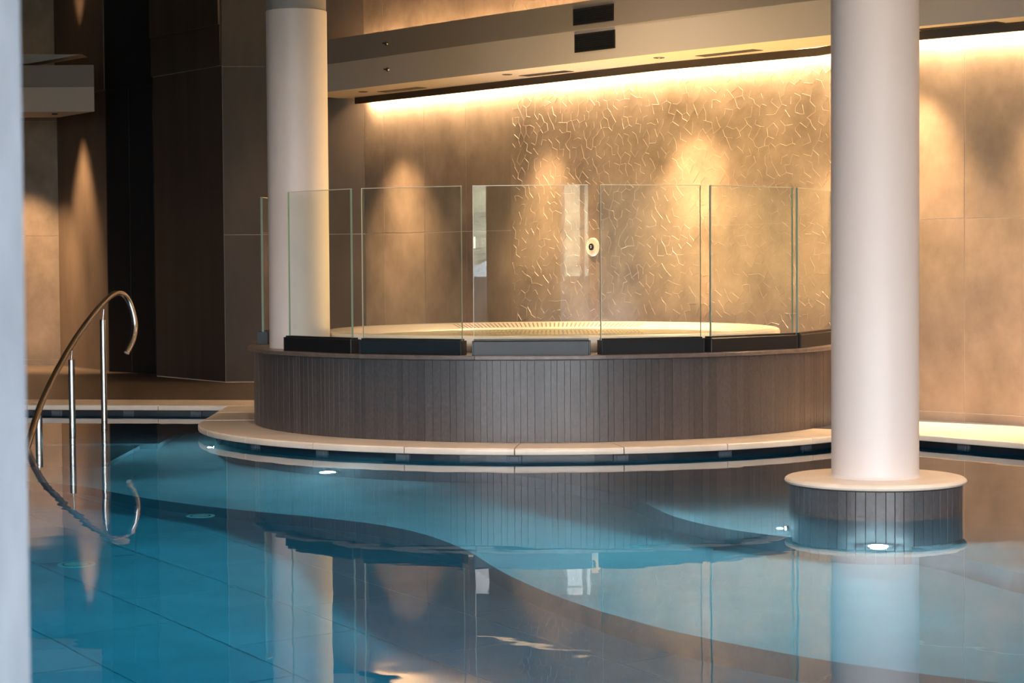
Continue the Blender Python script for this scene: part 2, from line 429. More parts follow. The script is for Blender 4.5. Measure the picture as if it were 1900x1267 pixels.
rows = [[(a.x,a.y,-.12),(a.x,a.y,.037),(b.x,b.y,.037),(b.x,b.y,-1.7)] for a, b in zip(inner, back_)]; mb.loft(rows, mi=0)
poolwall = struct(mb.build('wall_pool', ['channel_dark', 'face_shade'], fix=False))
# brackets under the coping lip
def bracket(p, n, w=.05):
    n = Vector((n.x, n.y)).normalized(); t = Vector((-n.y, n.x))
    q = MB(); T = lambda v: Vector((p.x, p.y, 0))+Vector((t.x, t.y, 0))*v.x+Vector((n.x, n.y, 0))*v.y+Vector((0, 0, v.z))
    q.box((-w, -.002, -.10), (w, .022, .036), T); q.box((-w*.6, .022, -.08), (w*.6, .028, .02), T)
    o = q.build('coping_bracket', 'bracket', poolwall); bevel(o, .002, 1)
for d in (-71, -54.4, -37.6, -22.9, -5.8, 9.9, 26.6, 43): bracket(ring(R_LIP-.13, d), ring(1, d)-C)
for x in (-4.0, -3.35, -2.75, -4.7, -5.4): 
    a, b = inner[1], inner[2]
    if x < -4.25: a, b = inner[0], inner[1]
    u = (x-a.x)/(b.x-a.x); p = a+(b-a)*u; n = (b-a).normalized(); bracket(p, Vector((n.y, -n.x)))
for k in range(4): p = RC0+rdir*(.3+k*.75)+Vector((-rdir.y, rdir.x))*.13; bracket(p, Vector((rdir.y, -rdir.x)))

# coping stones
coping = bpy.data.objects.new('pool_coping', None); COL.objects.link(coping); coping['kind'] = 'structure'; coping['label'] = 'cream marble coping stones around the pool edge'
def coping_stone(outs, ins):
    mb = MB(); rows = []; zt, zb = LAND, .036; rr = .012
    jr = random.uniform(-.0012, .0012)
    for o, i in zip(outs, ins):
        d = (i-o); Ld = d.length; d = d/Ld
        prof = [(Ld, zb), (Ld, zt+jr)]
        for k in range(5): a = k/4*PI/2; prof.append((rr*1.3-rr*1.3*math.sin(a), zt+jr-rr+rr*math.cos(a)))
        for k in range(4): a = k/3*PI/2; prof.append((rr*.5-rr*.5*math.cos(a), zb+rr*.5-rr*.5*math.sin(a)))
        rows.append([(o.x+d.x*u, o.y+d.y*u, z) for u, z in prof])
    mb.loft(rows, closed_u=True, caps=True)
    o = mb.build('coping_stone', 'marble', coping, smooth=True); return o
joints = [-89.8, -68.7, -53, -37.1, -21.5, -5.5, 9.8, 25.5, 41.5, 57.5]
for a, b in zip(joints[:-1], joints[1:]):
    n = 8; ds = [a+.08+(b-a-.16)*k/n for k in range(n+1)]
    coping_stone([ring(R_LIP, d) for d in ds], [ring(R_POD-.03, d) for d in ds])
# straight piece left of the podium
ys = [16.41, 17.0, 17.5, 18.0]
def inx(y): return C.x-math.sqrt(max(0, (R_POD-.03)**2-(y-C.y)**2))
for y0, y1 in ((16.41, 17.25), (17.255, 18.0)):
    yy = [y0+(y1-y0)*k/5 for k in range(6)]
    coping_stone([Vector((-2.43-.015*(y-16.4), y)) for y in yy], [Vector((inx(y), y)) for y in yy])
# back-left coping line
pa, pb, pc = V2((-9.3,18.78)), V2((-4.25,18.36)), V2((-2.46,18.08))
xsj = [-9.3,-8.3,-7.3,-6.3,-5.3,-4.25,-3.07,-2.0,-1.25]
def lipy(x): return pa.y+(pb.y-pa.y)*(x-pa.x)/(pb.x-pa.x) if x < pb.x else pb.y+(pc.y-pb.y)*(x-pb.x)/(pc.x-pb.x)
for a, b in zip(xsj[:-1], xsj[1:]):
    coping_stone([Vector((x, lipy(x))) for x in (a+.003, b-.003)], [Vector((x+.05, lipy(x)+.72)) for x in (a+.003, b-.003)])
# right coping line
nrm = Vector((-rdir.y, rdir.x))
for k in range(9):
    a, b = RC0+rdir*(k*.98+.003), RC0+rdir*(k*.98+.977); coping_stone([a, b], [a+nrm*1.05, b+nrm*1.05])
e0 = ring(R_LIP, 57.5); coping_stone([e0, RC0-rdir*.003], [e0+Vector((.15, 1.1)), RC0-rdir*.003+nrm*1.05])

# pool floor, tiled
Z_F, Z_S1, Z_S2 = -1.75, -1.35, -.85
pf = boxs('pool_floor', (-9.3, 2.2, -1.95), (9.0, 19.0, Z_F-.008), 'poolgrout')
th = math.atan2(-.84, .545); ux = Vector((math.cos(th), math.sin(th))); uy = Vector((-ux.y, ux.x))
tile_me = None
org = Vector((-1.885, 10.0)); 
for i in range(-7, 8):
    for j in range(-9, 11):
        p = org+ux*(i*1.2+(.6 if j % 2 else 0))+uy*(j*.6+.02)
        c = p+ux*.6+uy*.3
        if not (4.6 < c.y < 14.8 and -4.4 < c.x < 4.6 and abs(c.x) < .30*c.y+.7): continue
        if tile_me is None:
            q = MB(); q.box((.0035, .0035, 0), (1.1965, .5965, .008)); o = q.build('pool_tile', 'pooltile', pf); bevel(o, .002, 1); tile_me = o.data
        else:
            o = bpy.data.objects.new('pool_tile', tile_me); COL.objects.link(o); o.parent = pf
        o.location = (p.x, p.y, Z_F-.008); o.rotation_euler = (0, 0, th)
# benches
curve1 = [(-6.5,15.2),(-4.2,14.5),(-2.845,13.708),(-2.525,13.229),(-2.154,12.835),(-1.691,12.437),(-.958,11.95),(-.62,11.6),(-.40,11.2),(-.24,10.8),(-.11,10.3),(.03,9.86),(.20,9.45),(.40,9.07),(.68,8.63),(1.22,8.07),(1.88,7.62),(3.0,7.0),(5.2,6.2),(8.9,5.6)]
def smooth_pl(pl, n=2):
    pl = [V2(p) for p in pl]
    for _ in range(n):
        out = [pl[0]]
        for a, b in zip(pl[:-1], pl[1:]): out += [a*.75+b*.25, a*.25+b*.75]
        out.append(pl[-1]); pl = out
    return pl
c1 = smooth_pl([(x, y+.165) for x, y in curve1])
far = [(8.9,10.3),(6,12.5),(3.0,15.3),(1.5,16.6),(-1.0,17.4),(-6.5,18.2)]
def bench(name, pl, closing, z, label):
    mb = MB(); pts = [(p.x, p.y) for p in pl]+closing; n = len(pl)
    slabpoly(mb, pts, -1.88, z)
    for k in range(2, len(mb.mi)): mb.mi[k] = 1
    o = mb.build(name, ['poolwall', 'face_shade']); struct(o, label); return o
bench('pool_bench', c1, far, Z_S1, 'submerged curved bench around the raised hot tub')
curve2 = [(-.4,14.2),(.15,13.6),(.491,12.95),(.705,12.5),(.80,12.05),(.88,11.6),(1.10,11.12),(1.42,10.75),(1.75,10.62),(2.05,10.35),(2.18,9.95),(2.36,9.45),(2.9,8.9),(4.2,8.4),(8.9,7.6)]
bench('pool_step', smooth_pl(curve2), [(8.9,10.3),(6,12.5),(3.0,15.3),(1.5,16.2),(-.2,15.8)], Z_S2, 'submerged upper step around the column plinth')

# pool water body
mb = MB(); slabpoly(mb, [(-9.35,2.25),(9.05,2.25),(9.05,10.5),(3.6,15.55),(1.9,16.9),(-.8,18.3),(-9.35,19.2)], -1.90, 0.0)
pw = mb.build('pool_water', 'water'); tag(pw, 'calm blue pool water reflecting the hot tub and columns', 'water', kind='stuff')

# ------------------------------------------------------------------ bulkhead with soffit over the back wall
BF = [V2(p) for p in [(-2.12,21.30),(-1.789,20.92),(-.226,19.016),(1.291,17.222),(2.424,15.991),(2.983,15.443),(3.616,14.856),(5.5,13.05),(8.95,9.65)]]
BB = [V2((-2.06,21.70)),]+[None]*8
def near_wall(p, off=.02):
    s = s_of(p.x, p.y); return bw_at(s, off)
wl = [bw_at(0.0,.0)+Vector((-.28,-.03)), bw_at(.0,.02), None, None, None, None, None, None, None]
rows = []; rows_s = []
soff_pts = []
for k, p in enumerate(BF):
    w = wl[k] if wl[k] is not None else near_wall(p, .015)
    soff_pts.append((p, w)); d = (w-p).normalized()
    prof = [(w, 3.0), (p, 3.0), (p, 3.272), (p-d*.015, 3.274), (p-d*.015, 3.512), (p+d*.05, 3.512), (p+d*.05, 3.40), (w, 3.40)]
    rows.append([(q.x, q.y, z) for q, z in prof])
mb = MB(); mb.loft(rows, closed_u=True, caps=True)
# upper band gets the darker paint
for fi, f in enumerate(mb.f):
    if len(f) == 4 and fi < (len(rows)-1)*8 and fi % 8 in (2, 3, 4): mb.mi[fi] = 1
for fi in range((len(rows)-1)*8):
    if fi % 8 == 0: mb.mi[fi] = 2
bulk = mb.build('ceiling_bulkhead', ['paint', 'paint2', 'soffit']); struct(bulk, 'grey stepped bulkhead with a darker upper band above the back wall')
# bronze profile and led strips
def along(s0, s1, off, n=28):
    out = []
    ss_ = [s0]+[s for s in BS if s0 < s < s1]+[s1]
    for a, b in zip(ss_[:-1], ss_[1:]):
        for k in range(4): out.append(bw_at(a+(b-a)*k/4+1e-5, off))
    out.append(bw_at(s1, off)); return out
SE = BS[-1]-.3
A_ = along(.02, SE, .135); B_ = along(.02, SE, .105); W_ = along(.02, SE, .0)
rows = []
for a, b in zip(A_, B_): rows.append([(a.x,a.y,2.935),(a.x,a.y,3.0),(b.x,b.y,3.0),(b.x,b.y,2.935)])
mb = MB(); mb.loft(rows, closed_u=True, caps=True)
prof_ = mb.build('light_profile', 'bronze'); tag(prof_, 'dark bronze light profile running along the soffit above the back wall', 'light profile')
a_ = along(.12, SE, .075); b_ = along(.12, SE, .050)
mb = MB(); mb.loft([[(a.x,a.y,2.962),(b.x,b.y,2.962),(b.x,b.y,2.975),(a.x,a.y,2.975)] for a, b in zip(a_, b_)], closed_u=True, caps=True)
ls = mb.build('led_strip', 'led', prof_)
a_ = along(.10, SE, .16); b_ = along(.10, SE, .13)
mb = MB(); mb.loft([[(a.x,a.y,3.402),(b.x,b.y,3.402),(b.x,b.y,3.415),(a.x,a.y,3.415)] for a, b in zip(a_, b_)], closed_u=True, caps=True)
tag(mb.build('led_strip', 'led_up'), 'warm uplight strip lying on top of the grey bulkhead', 'light strip')

# air vents on the bulkhead
def vent(a, b, z0, z1, label, off=0.0):
    T, L = seg_T(a, b)
    o = empty('air_vent', (a[0], a[1], (z0+z1)/2), label, 'vent', 'air vents in the bulkhead')
    f = MB(); t = .016
    f.box((0, off, z0), (L, off+.008, z0+t), T); f.box((0, off, z1-t), (L, off+.008, z1), T); f.box((0, off, z0+t), (t, off+.008, z1-t), T); f.box((L-t, off, z0+t), (L, off+.008, z1-t), T)
    f.build('frame', 'blackmetal', o)
    g = MB(); g.box((t, off-.0, z0+t), (L-t, off+.001, z1-t), T); g.build('backing', 'black', o)
    n = 7; hh = (z1-z0-2*t)/n
    for k in range(n):
        z = z0+t+hh*(k+.35); q = MB(); q.box((t, off+.001, z), (L-t, off+.006, z+hh*.3), T); q.build('louvre', 'blackmetal', o)
    return o
va, vb = (.560,18.083), (.886,17.702)
vent(va, vb, 3.315, 3.455, 'upper black air vent on the dark grey band of the bulkhead', .017)
vent(va, vb, 3.085, 3.240, 'lower black air vent on the light grey band of the bulkhead', .003)
def nozzle(x, y, z, off, label):
    T, L = seg_T(BF[1], BF[2]); a, t, n, L = frame2(BF[1], BF[2]); p = Vector((x, y, z)); p = p+n*((a-p).dot(n)+off)
    o = empty('wall_nozzle', p, label, 'nozzle', 'small nozzles on the bulkhead'); q = MB()
    q.tube([p, p+n*.012, p+n*.014], [.022, .018, .010]); q.build('rose', 'steel', o)
    q = MB(); q.tube([p+n*.012, p+n*.05], [.010, .006]); q.build('spout', 'blackmetal', o)
nozzle(-1.163, 20.158, 3.39, .016, 'small metal nozzle on the dark upper band of the bulkhead')
nozzle(-1.166, 20.161, 3.145, .001, 'small metal nozzle on the light lower band of the bulkhead')
# slot diffusers in the soffit
def diffuser(a, b, label):
    a = V2(a); b = V2(b); t = (b-a).normalized(); n = Vector((t.y, -t.x)); L = (b-a).length; a = a+n*.10
    T = lambda v: Vector((a.x, a.y, 0))+Vector((t.x, t.y, 0))*v.x+Vector((n.x, n.y, 0))*v.y+Vector((0, 0, v.z))
    o = empty('slot_diffuser', (a.x, a.y, 3.0), label, 'vent', 'slot diffusers in the soffit'); w = .12
    f = MB()
    for y0, y1 in ((-w/2, -w/2+.010), (-.006, .006), (w/2-.010, w/2)): f.box((0, y0, 2.996), (L, y1, 3.0), T)
    f.box((0, -w/2, 2.996), (.010, w/2, 3.0), T); f.box((L-.010, -w/2, 2.996), (L, w/2, 3.0), T); f.build('frame', 'bronze', o)
    for y0, y1 in ((-w/2+.010, -.006), (.006, w/2-.010)):
        g = MB(); g.box((.010, y0, 2.9985), (L-.010, y1, 2.9995), T); g.build('slot', 'blackmetal', o)
dd = [((-1.20,21.05),(-.78,20.55),'leftmost slot diffuser in the soffit beside the left corner'),
      ((.20,19.37),(.60,18.90),'slot diffuser in the soffit above the edge of the relief wall'),
      ((1.66,17.62),(2.08,17.12),'slot diffuser in the soffit just left of the front column'),
      ((3.10,16.05-.3),(3.60,15.6-.33),'rightmost slot diffuser in the soffit right of the front column')]
for a, b, l in dd: diffuser(a, b, l)

# spot lamps
def spot(name, loc, to, power, col, ang, blend, rad, parent=None):
    l = bpy.data.lights.new(name, 'SPOT'); l.energy = power; l.color = col; l.spot_size = R(ang); l.spot_blend = blend; l.shadow_soft_size = rad
    o = bpy.data.objects.new(name, l); COL.objects.link(o); o.location = loc
    d = Vector(to)-Vector(loc); o.rotation_euler = d.to_track_quat('-Z', 'Y').to_euler()
    return o
def downlight(x, y, z, label, power=55, ang=62, tox=0, toy=0):
    o = empty('downlight', (x, y, z), label, 'downlight', 'recessed downlights')
    q = MB(); q.lathe([(.028, z-.001), (.030, z-.006), (.046, z-.004), (.050, z+.001)], (x, y), 24); q.build('trim_ring', 'bronze', o, smooth=True)
    q = MB(); q.lathe([(.027, z-.0012), (.001, z-.0012)], (x, y), 20); q.build('lens', 'downlens', o)
    sp = spot('downlight_beam', (x, y, z-.02), (x+tox, y+toy, z-1), power, WARM, ang, 1.0, .10)
    return o
nw = Vector((.77,.63))
downlight(-1.46,20.949,3.0,'recessed downlight in the soffit nearest the left corner', 400, 68, .10, .08)
downlight(-.027,19.14,3.0,'recessed downlight in the soffit between the two left slot diffusers', 420, 68, .10, .08)
downlight(1.247,17.672,3.0,'recessed downlight in the soffit above the relief wall', 500, 70, .10, .08)
downlight(2.56,16.45,3.0,'recessed downlight in the soffit beside the left edge of the front column', 560, 70, .10, .05)
downlight(2.87,15.67,3.0,'recessed downlight in the soffit hidden behind the front column', 420, 68, .06, .06)
downlight(3.78,14.86,3.0,'recessed downlight in the soffit beyond the right edge of view', 420, 68, .06, .06)

# bulkhead stub far left
mb = MB()
P0, P1, P2 = V2((-4.615,23.40)), V2((-5.19,24.27)), V2((-9.2,24.5)); P3 = V2((-9.2,23.35))
pts4 = [P3, P0, P1, P2]
mb.loft([[(p.x,p.y,3.0) for p in pts4],[(p.x,p.y,3.272) for p in pts4]], closed_u=True, caps=True)
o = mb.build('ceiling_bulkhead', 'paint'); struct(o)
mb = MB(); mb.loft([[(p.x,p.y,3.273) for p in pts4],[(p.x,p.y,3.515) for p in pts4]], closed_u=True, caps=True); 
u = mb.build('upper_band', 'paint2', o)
mb = MB(); mb.poly([(-9.2,24.0,3.60),(-5.5,24.0,3.60),(-4.87,24.0,3.69),(-5.5,24.05,3.715),(-9.2,24.05,3.715)]); 
mb = MB(); mb.loft([[(-9.2,24.0,3.58),(-5.52,24.0,3.585),(-4.86,24.0,3.69),(-5.52,24.0,3.70),(-9.2,24.0,3.70)],[(-9.2,24.3,3.58),(-5.52,24.3,3.585),(-4.86,24.3,3.69),(-5.52,24.3,3.70),(-9.2,24.3,3.70)]], closed_u=True, caps=True)
struct(mb.build('ceiling_ledge', 'paint'))
q = MB(); q.lathe([(.035,3.0),(.03,2.985),(.001,2.983)], (-5.11,23.66), 16); tag(q.build('ceiling_sensor', 'blackmetal', smooth=True), 'small dark round sensor under the left end of the far bulkhead', 'sensor')
# warm ceiling lamps above the pool
for x, y, w_ in ((-4.5,13.2,'above the handrail'),(-1.6,13.2,'above the tub front left'),(1.2,12.8,'above the tub front right'),(3.6,12.2,'right of the front column'),(.3,16.4,'above the hot tub'),(-1.5,9.0,'above the open water at left'),(2.0,9.0,'in front of the front column'),(4.8,10.5,'above the right pool edge')):
    q = MB(); q.lathe([(.001, CEIL-.004), (.07, CEIL-.004), (.08, CEIL-.001)], (x, y), 20); lamp_o = q.build('ceiling_lamp', 'downlens', smooth=True)
    tag(lamp_o, 'round recessed ceiling lamp '+w_, 'ceiling light', 'recessed ceiling lamps above the pool')
    spot('ceiling_beam', (x, y, CEIL-.03), (x, y, 0), 125, (1, .70, .48), 120, .9, .07)
# accent lamps of the far left walls
spot('wall_washer', (-5.32,24.66,3.30), (-5.14,24.80,0), 480, WARM, 50, .9, .08)
spot('wall_uplight', (-5.22,24.72,3.74), (-5.16,24.78,6), 60, WARM, 46, .8, .05)
spot('wall_washer_b', (-6.0,24.75,2.95), (-5.98,25.6,0), 350, WARM, 72, .9, .04)
spot('wall_washer_c', (-7.2,25.1,2.95), (-7.2,25.6,0), 300, WARM, 60, .9, .04)

# ================================================================== HOT TUB
tub = empty('hot_tub', (C.x, C.y, LAND), 'raised round hot tub clad in grey slate strips with cream basin', 'hot tub')
def wall_r(deg, r, off=.005):
    """radius clipped by the back wall"""
    dr = ring(1, deg)-C; best = r
    for a, b in zip(BW[:-1], BW[1:]):
        t = b-a; n = Vector((t.y, -t.x)).normalized(); den = dr.dot(n)
        if abs(den) > 1e-6:
            k = (a-C).dot(n)/den
            if k > 0:
                p = C+dr*k; u = (p-a).dot(t)/t.length_squared
                if -.02 <= u <= 1.02: best = min(best, k-(off+.012)/max(.3, abs(den)))
    return best
# podium ring
rows = []
for d in range(-180, 180, 3):
    ro = wall_r(d, R_POD-.022); ri = min(1.86, ro-.01); P = lambda r, z: (ring(r, d).x, ring(r, d).y, z)
    rows.append([P(ri, .0), P(ro, .0), P(ro, .641), P(ri, .641)])
q = MB(); q.loft(rows, closed_u=True, closed_v=True); q.build('podium_core', 'slat_core', tub, loc=(C.x, C.y, LAND), smooth=True)
# slate strips
d = -122.0; rng = random.Random(11)
while d < 84:
    w = rng.choice([.040, .045, .050, .055, .060, .066]); dd_ = math.degrees(w/R_POD); g = math.degrees(.0008/R_POD)
    pr = rng.uniform(-.0012, .0012)
    a, b = d+g, d+dd_-g; mid = (a+b)/2
    rr = wall_r(mid, R_POD+pr)
    if rr > R_POD-.01:
        rows = []
        for k in (a, mid, b):
            rows.append([(*ring(R_POD-.022, k), LAND+.001), (*ring(R_POD+pr, k), LAND+.001), (*ring(R_POD+pr, k), .637), (*ring(R_POD-.022, k), .637)])
        q = MB(); q.loft(rows, closed_u=True, caps=True); o = q.build('slate_strip', 'slat', tub, loc=(C.x, C.y, LAND)); bevel(o, .0005, 1)
    d += dd_
# slab: curved segments
sj = [-180, -150, -125, -100, -78, -56, -35, -13, 9, 31, 52, 74, 96, 130, 155, 180]
for a, b in zip(sj[:-1], sj[1:]):
    rows = []; n = 8
    for k in range(n+1):
        d = a+.04+(b-a-.08)*k/n; ro = wall_r(d, R_SLAB); ri = min(1.72, ro-.01); P = lambda r, z: (ring(r, d).x, ring(r, d).y, z)
        rows.append([P(ri, .6415), P(ro-.004, .6415), P(ro, .6455), P(ro, .666), P(ro-.004, .670), P(ri, .670)])
    q = MB(); q.loft(rows, closed_u=True, caps=True); q.build('rim_slab', 'slab', tub, loc=(C.x, C.y, LAND), smooth=True)
# basin
BC = (.31, 16.36)
q = MB()
prof = [(1.745,.671),(1.765,.70),(1.765,.760),(1.757,.775),(1.74,.783),(1.72,.786),(1.69,.782),(1.50,.738),(1.48,.728),(1.465,.715),(1.455,.70),(1.40,.45),(1.15,.42),(1.08,.12),(.9,.08),(.001,.08)]
q.lathe(prof, BC, 128)
basin = q.build('basin', 'acrylic', tub, loc=(C.x, C.y, LAND), smooth=True); basin['label'] = 'cream acrylic basin with a wide rounded rim'
# overflow grate slots at the back of the rim
q = MB()
for k in range(46):
    dg = 180-29+k*58/45; a = R(dg); ca, sa = math.sin(a), -math.cos(a); w = .0065
    def Pp(r, side, z): return (BC[0]+r*ca+side*sa*-1*w, BC[1]+r*sa+side*ca*w, z)
    q.poly([Pp(1.53,-1,.7465), Pp(1.67,-1,.779), Pp(1.67,1,.779), Pp(1.53,1,.7465)])
g_ = q.build('overflow_grate', 'grate', basin, loc=(C.x, C.y, LAND), fix=False); g_['kind'] = 'stuff'
g_.location = (0, 0, 0)
q = MB(); rr = random.Random(2)
q.lathe([(1.49,.732),(.8,.732),(.001,.732)], BC, 96)
q.build('spa_water', 'spawater', tub, loc=(C.x, C.y, LAND), smooth=True)

area('basin_fill', (BC[0], BC[1], .5), (R(180), 0, 0), 1.2, 1.2, 130, WARM).data.shape = 'DISK'  # warm fill added inside the basin to lift the soffit and lower wall
# ------------------------------------------------------------------ glass panels on the rim
panes = [(-110.5,-90.5,'glass screen panel standing edge-on behind the left column'),
         (-58.4,-38.0,'glass screen panel in front of the left column'),
         (-36.1,-15.8,'second glass panel on the tub rim, right of the left column'),
         (-13.8,6.6,'glass panel at the centre of the tub rim reflecting the windows'),
         (8.5,27.7,'glass panel on the tub rim right of the round wall fitting'),
         (29.1,51.6,'glass panel on the tub rim before the column, green left edge'),
         (52.6,74.5,'glass panel on the tub rim partly hidden by the front column')]
for a, b, lab in panes:
    tw_ = .0066 if a == -13.8 else 0; pa_, pb_ = ring(2.262+tw_, a), ring(2.262-tw_, b); T, L = seg_T(pa_, pb_)
    mid = (pa_+pb_)/2
    o = empty('glass_panel', (mid.x, mid.y, .67), lab, 'glass screen', 'glass screen panels around the hot tub')
    # T: y axis points to the right-hand side of a->b = outward
    q = MB(); D = .088
    pr = [(0, .6705), (0, .762), (-.007, .769), (-.014, .769), (-.014, .779), (-.034, .779), (-.034, .764), (-.054, .764), (-.054, .779), (-.074, .779), (-.074, .769), (-.088, .762), (-.088, .6705)]
    q.loft([[T(Vector((x, y, z))) for y, z in pr] for x in (.012, L-.012)], closed_u=True, caps=True)
    q.build('base_channel', 'chanmetal', o)
    for x0, x1 in ((0, .0115), (L-.0115, L)):
        c = MB(); c.box((x0, -D+.001, .6705), (x1, -.001, .768), T); bevel(c.build('end_cap', 'blackmetal', o), .002, 1)
    g = MB(); g0, g1, y0, y1, z0, z1 = {-58.4: .020, 29.1: .034, 52.6: .045}.get(a, .010), L-(.036 if a == -58.4 else .012), -.0525, -.0355, .764, 1.818
    g.box((g0, y0, z0), (g1, y1, z1), T)
    for i_ in (0, 1, 3, 5): g.mi[i_] = 1
    pn = g.build('pane', ['glass', 'glass_edge'], o)
    te = MB(); te.box((g0, y0-.0004, z1-.0035), (g1, y1+.0004, z1+.0006), T); te.box((g0-.0004, y1-.001, z0), (g0+.003, y1+.0006, z1-.0035), T)
    te = te.build('edge_glint', 'arris', pn); te['label'] = 'pale strip painting the glint of the polished arris on the pane edges'

# wall fitting
a_, t_, n_, L_ = frame2(BW[1], BW[2]); p = Vector((.751,19.007,1.431)); p = p+n_*((a_-p).dot(n_)+.013)
o = empty('wall_fitting', p, 'round cream wall fitting with dark centre on the relief wall', 'wall fitting')
q = MB(); q.tube([p, p+n_*.012, p+n_*.02, p+n_*.021], [.084, .084, .078, .001], 32); q.build('cover_plate', 'white', o, smooth=True)
q = MB(); q.tube([p+n_*.0205, p+n_*.032, p+n_*.034], [.032, .029, .001], 20); q.build('button', 'blackmetal', o, smooth=True)
q = MB(); c_ = p+n_*.0345; q.tube([c_, c_+n_*.004], [.012, .009], 12); q.build('cap_screw', 'steel', o, smooth=True)

# ------------------------------------------------------------------ columns
c0 = empty('round_column', (-1.588, 15.72, .67), 'white round column standing on the slate rim of the hot tub', 'column', kind='thing')
q = MB(); q.lathe([(.226, .6705), (.226, 3.17), (.224, 3.172)], (-1.588, 15.72), 64, cap=True); q.build('shaft', 'column', c0, loc=c0.location, smooth=True)
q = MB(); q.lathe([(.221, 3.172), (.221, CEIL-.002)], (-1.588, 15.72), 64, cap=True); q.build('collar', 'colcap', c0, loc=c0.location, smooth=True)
PC = (1.872, 10.83)
c1_ = empty('pool_column', (PC[0], PC[1], 0), 'white round column on a slate plinth with cream marble disc in the pool', 'column', kind='thing')
q = MB(); q.lathe([(.235, .182), (.228, .19), (.224, .20), (.224, CEIL-.002)], PC, 72, cap=True); q.build('shaft', 'column', c1_, loc=c1_.location, smooth=True)
q = MB(); q.lathe([(.001,.147),(.440,.147),(.452,.149),(.462,.154),(.466,.163),(.462,.172),(.452,.179),(.438,.182),(.20,.182),(.001,.182)], PC, 96); q.build('marble_disc', 'marble', c1_, loc=c1_.location, smooth=True)
q = MB(); q.lathe([(.425, -1.5), (.425, .146)], PC, 72, cap=True); q.build('plinth_core', 'slat_core', c1_, loc=c1_.location, smooth=True)
d = 0.0; rng = random.Random(4)
while d < 359:
    w = rng.choice([.045, .05, .055, .06]); dg = min(math.degrees(w/.442), 360-d)
    if 360-d-dg < 3: dg = 360-d
    g = .18; rows = []
    rr = .442+rng.uniform(-.0008, .0008)
    for k in (d+g, d+dg*.5, d+dg-g):
        a = R(k); ca, sa = math.cos(a), math.sin(a)
        rows.append([(PC[0]+r*ca, PC[1]+r*sa, z) for r, z in ((.422,-1.45),(rr,-1.45),(rr,.145),(.422,.145))])
    q = MB(); q.loft(rows, closed_u=True, caps=True); o = q.build('slate_strip', 'slat', c1_, loc=c1_.location); bevel(o, .0008, 1)
    d += dg

# foreground pillar
q = MB(); q.box((-1.44, 1.40, .074), (-.508, 2.20, CEIL-.001)); 
pil = q.build('concrete_pillar', 'concrete'); bevel(pil, .008, 2); tag(pil, 'pale blurred concrete pillar at the left edge in front', 'pillar', kind='thing')

# ------------------------------------------------------------------ handrail
rail_pts = [(-3.475,14.55,-.25),(-3.455,14.80,-.07),(-3.445,15.0,.09),(-3.46,15.4,.281),(-3.485,16.1,.505),(-3.48,16.8,.725),(-3.436,17.4,.925),(-3.39,17.75,1.032),(-3.338,17.9,1.060),(-3.285,17.98,1.010),(-3.245,18.0,.895),(-3.228,18.0,.775),(-3.24,17.96,.66),(-3.285,17.9,.548)]
def catmull(P, n=8):
    P = [Vector(p) for p in P]; out = []
    for i in range(len(P)-1):
        p0, p1, p2, p3 = P[max(i-1, 0)], P[i], P[i+1], P[min(i+2, len(P)-1)]
        for k in range(n):
            t = k/n; out.append(.5*((2*p1)+(p2-p0)*t+(2*p0-5*p1+4*p2-p3)*t*t+(3*p1-p0-3*p2+p3)*t*t*t))
    out.append(P[-1]); return out
hr = empty('handrail', (-3.45, 15.0, 0), 'curved stainless steel pool handrail on slim posts at the left', 'handrail')
q = MB(); q.tube(catmull(rail_pts), .025, 16); q.build('rail', 'steel', hr, loc=hr.location, smooth=True)
e = Vector(rail_pts[-1]); dr = (e-Vector(rail_pts[-2])).normalized()
q = MB(); q.tube([e, e+dr*.004], [.020, .018], 16); q.build('end_plug', 'white', hr, loc=hr.location, smooth=True)
for (x, y, zt, zp, zb) in ((-3.525,16.8,.545,.705,-.95), (-3.405,17.5,.845,.94,-.95), (-3.50,15.5,.19,.31,-1.1)):
    q = MB(); q.tube([(x, y, zb), (x, y, zt-.003), (x, y, zt)], [.026, .026, .023], 16); po = q.build('post', 'steel', hr, loc=hr.location, smooth=True)
    q = MB(); q.tube([(x, y, zt), (x+.008, y, zp-.01)], .0065, 10); q.build('pin', 'steel', hr, loc=hr.location, smooth=True)
# submerged steps carrying the handrail posts
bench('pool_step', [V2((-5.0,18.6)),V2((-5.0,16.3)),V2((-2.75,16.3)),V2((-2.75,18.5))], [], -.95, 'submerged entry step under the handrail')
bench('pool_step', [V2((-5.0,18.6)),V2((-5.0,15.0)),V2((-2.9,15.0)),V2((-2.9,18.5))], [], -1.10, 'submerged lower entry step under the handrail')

# ------------------------------------------------------------------ underwater lights
def pool_light(p, n, label, power=90, ang=120, mat='lens', r=.05, beam=True, aim=None, glow=110):
    p = Vector(p); n = Vector(n).normalized()
    o = empty('underwater_light', p, label, 'pool light', 'underwater lights')
    q = MB(); q.tube([p-n*.004, p+n*.010, p+n*.012], [r+.022, r+.020, r+.004], 28); q.build('trim_ring', 'steel', o, loc=p, smooth=True)
    q = MB(); q.tube([p+n*.011, p+n*.018, p+n*.019], [r, r*.9, .001], 24); q.build('lens', mat, o, loc=p, smooth=True)
    l = bpy.data.lights.new('lens_glow', 'POINT'); l.energy = glow; l.color = (.62, .88, 1); l.shadow_soft_size = .015
    lo = bpy.data.objects.new('lens_glow', l); COL.objects.link(lo); lo.location = p+n*.045
    if beam:
        spot('pool_beam', p+n*.06, p+(Vector(aim) if aim is not None else n), power, COOL, ang, .6, .04)
    return o
def tub_light(deg, label, z=-1.10, power=110, aim=None):
    p = ring(R_LIP-.13, deg); n = p-C
    pool_light((p.x, p.y, z), (n.x, n.y, 0), label, power, aim=aim, glow=35)
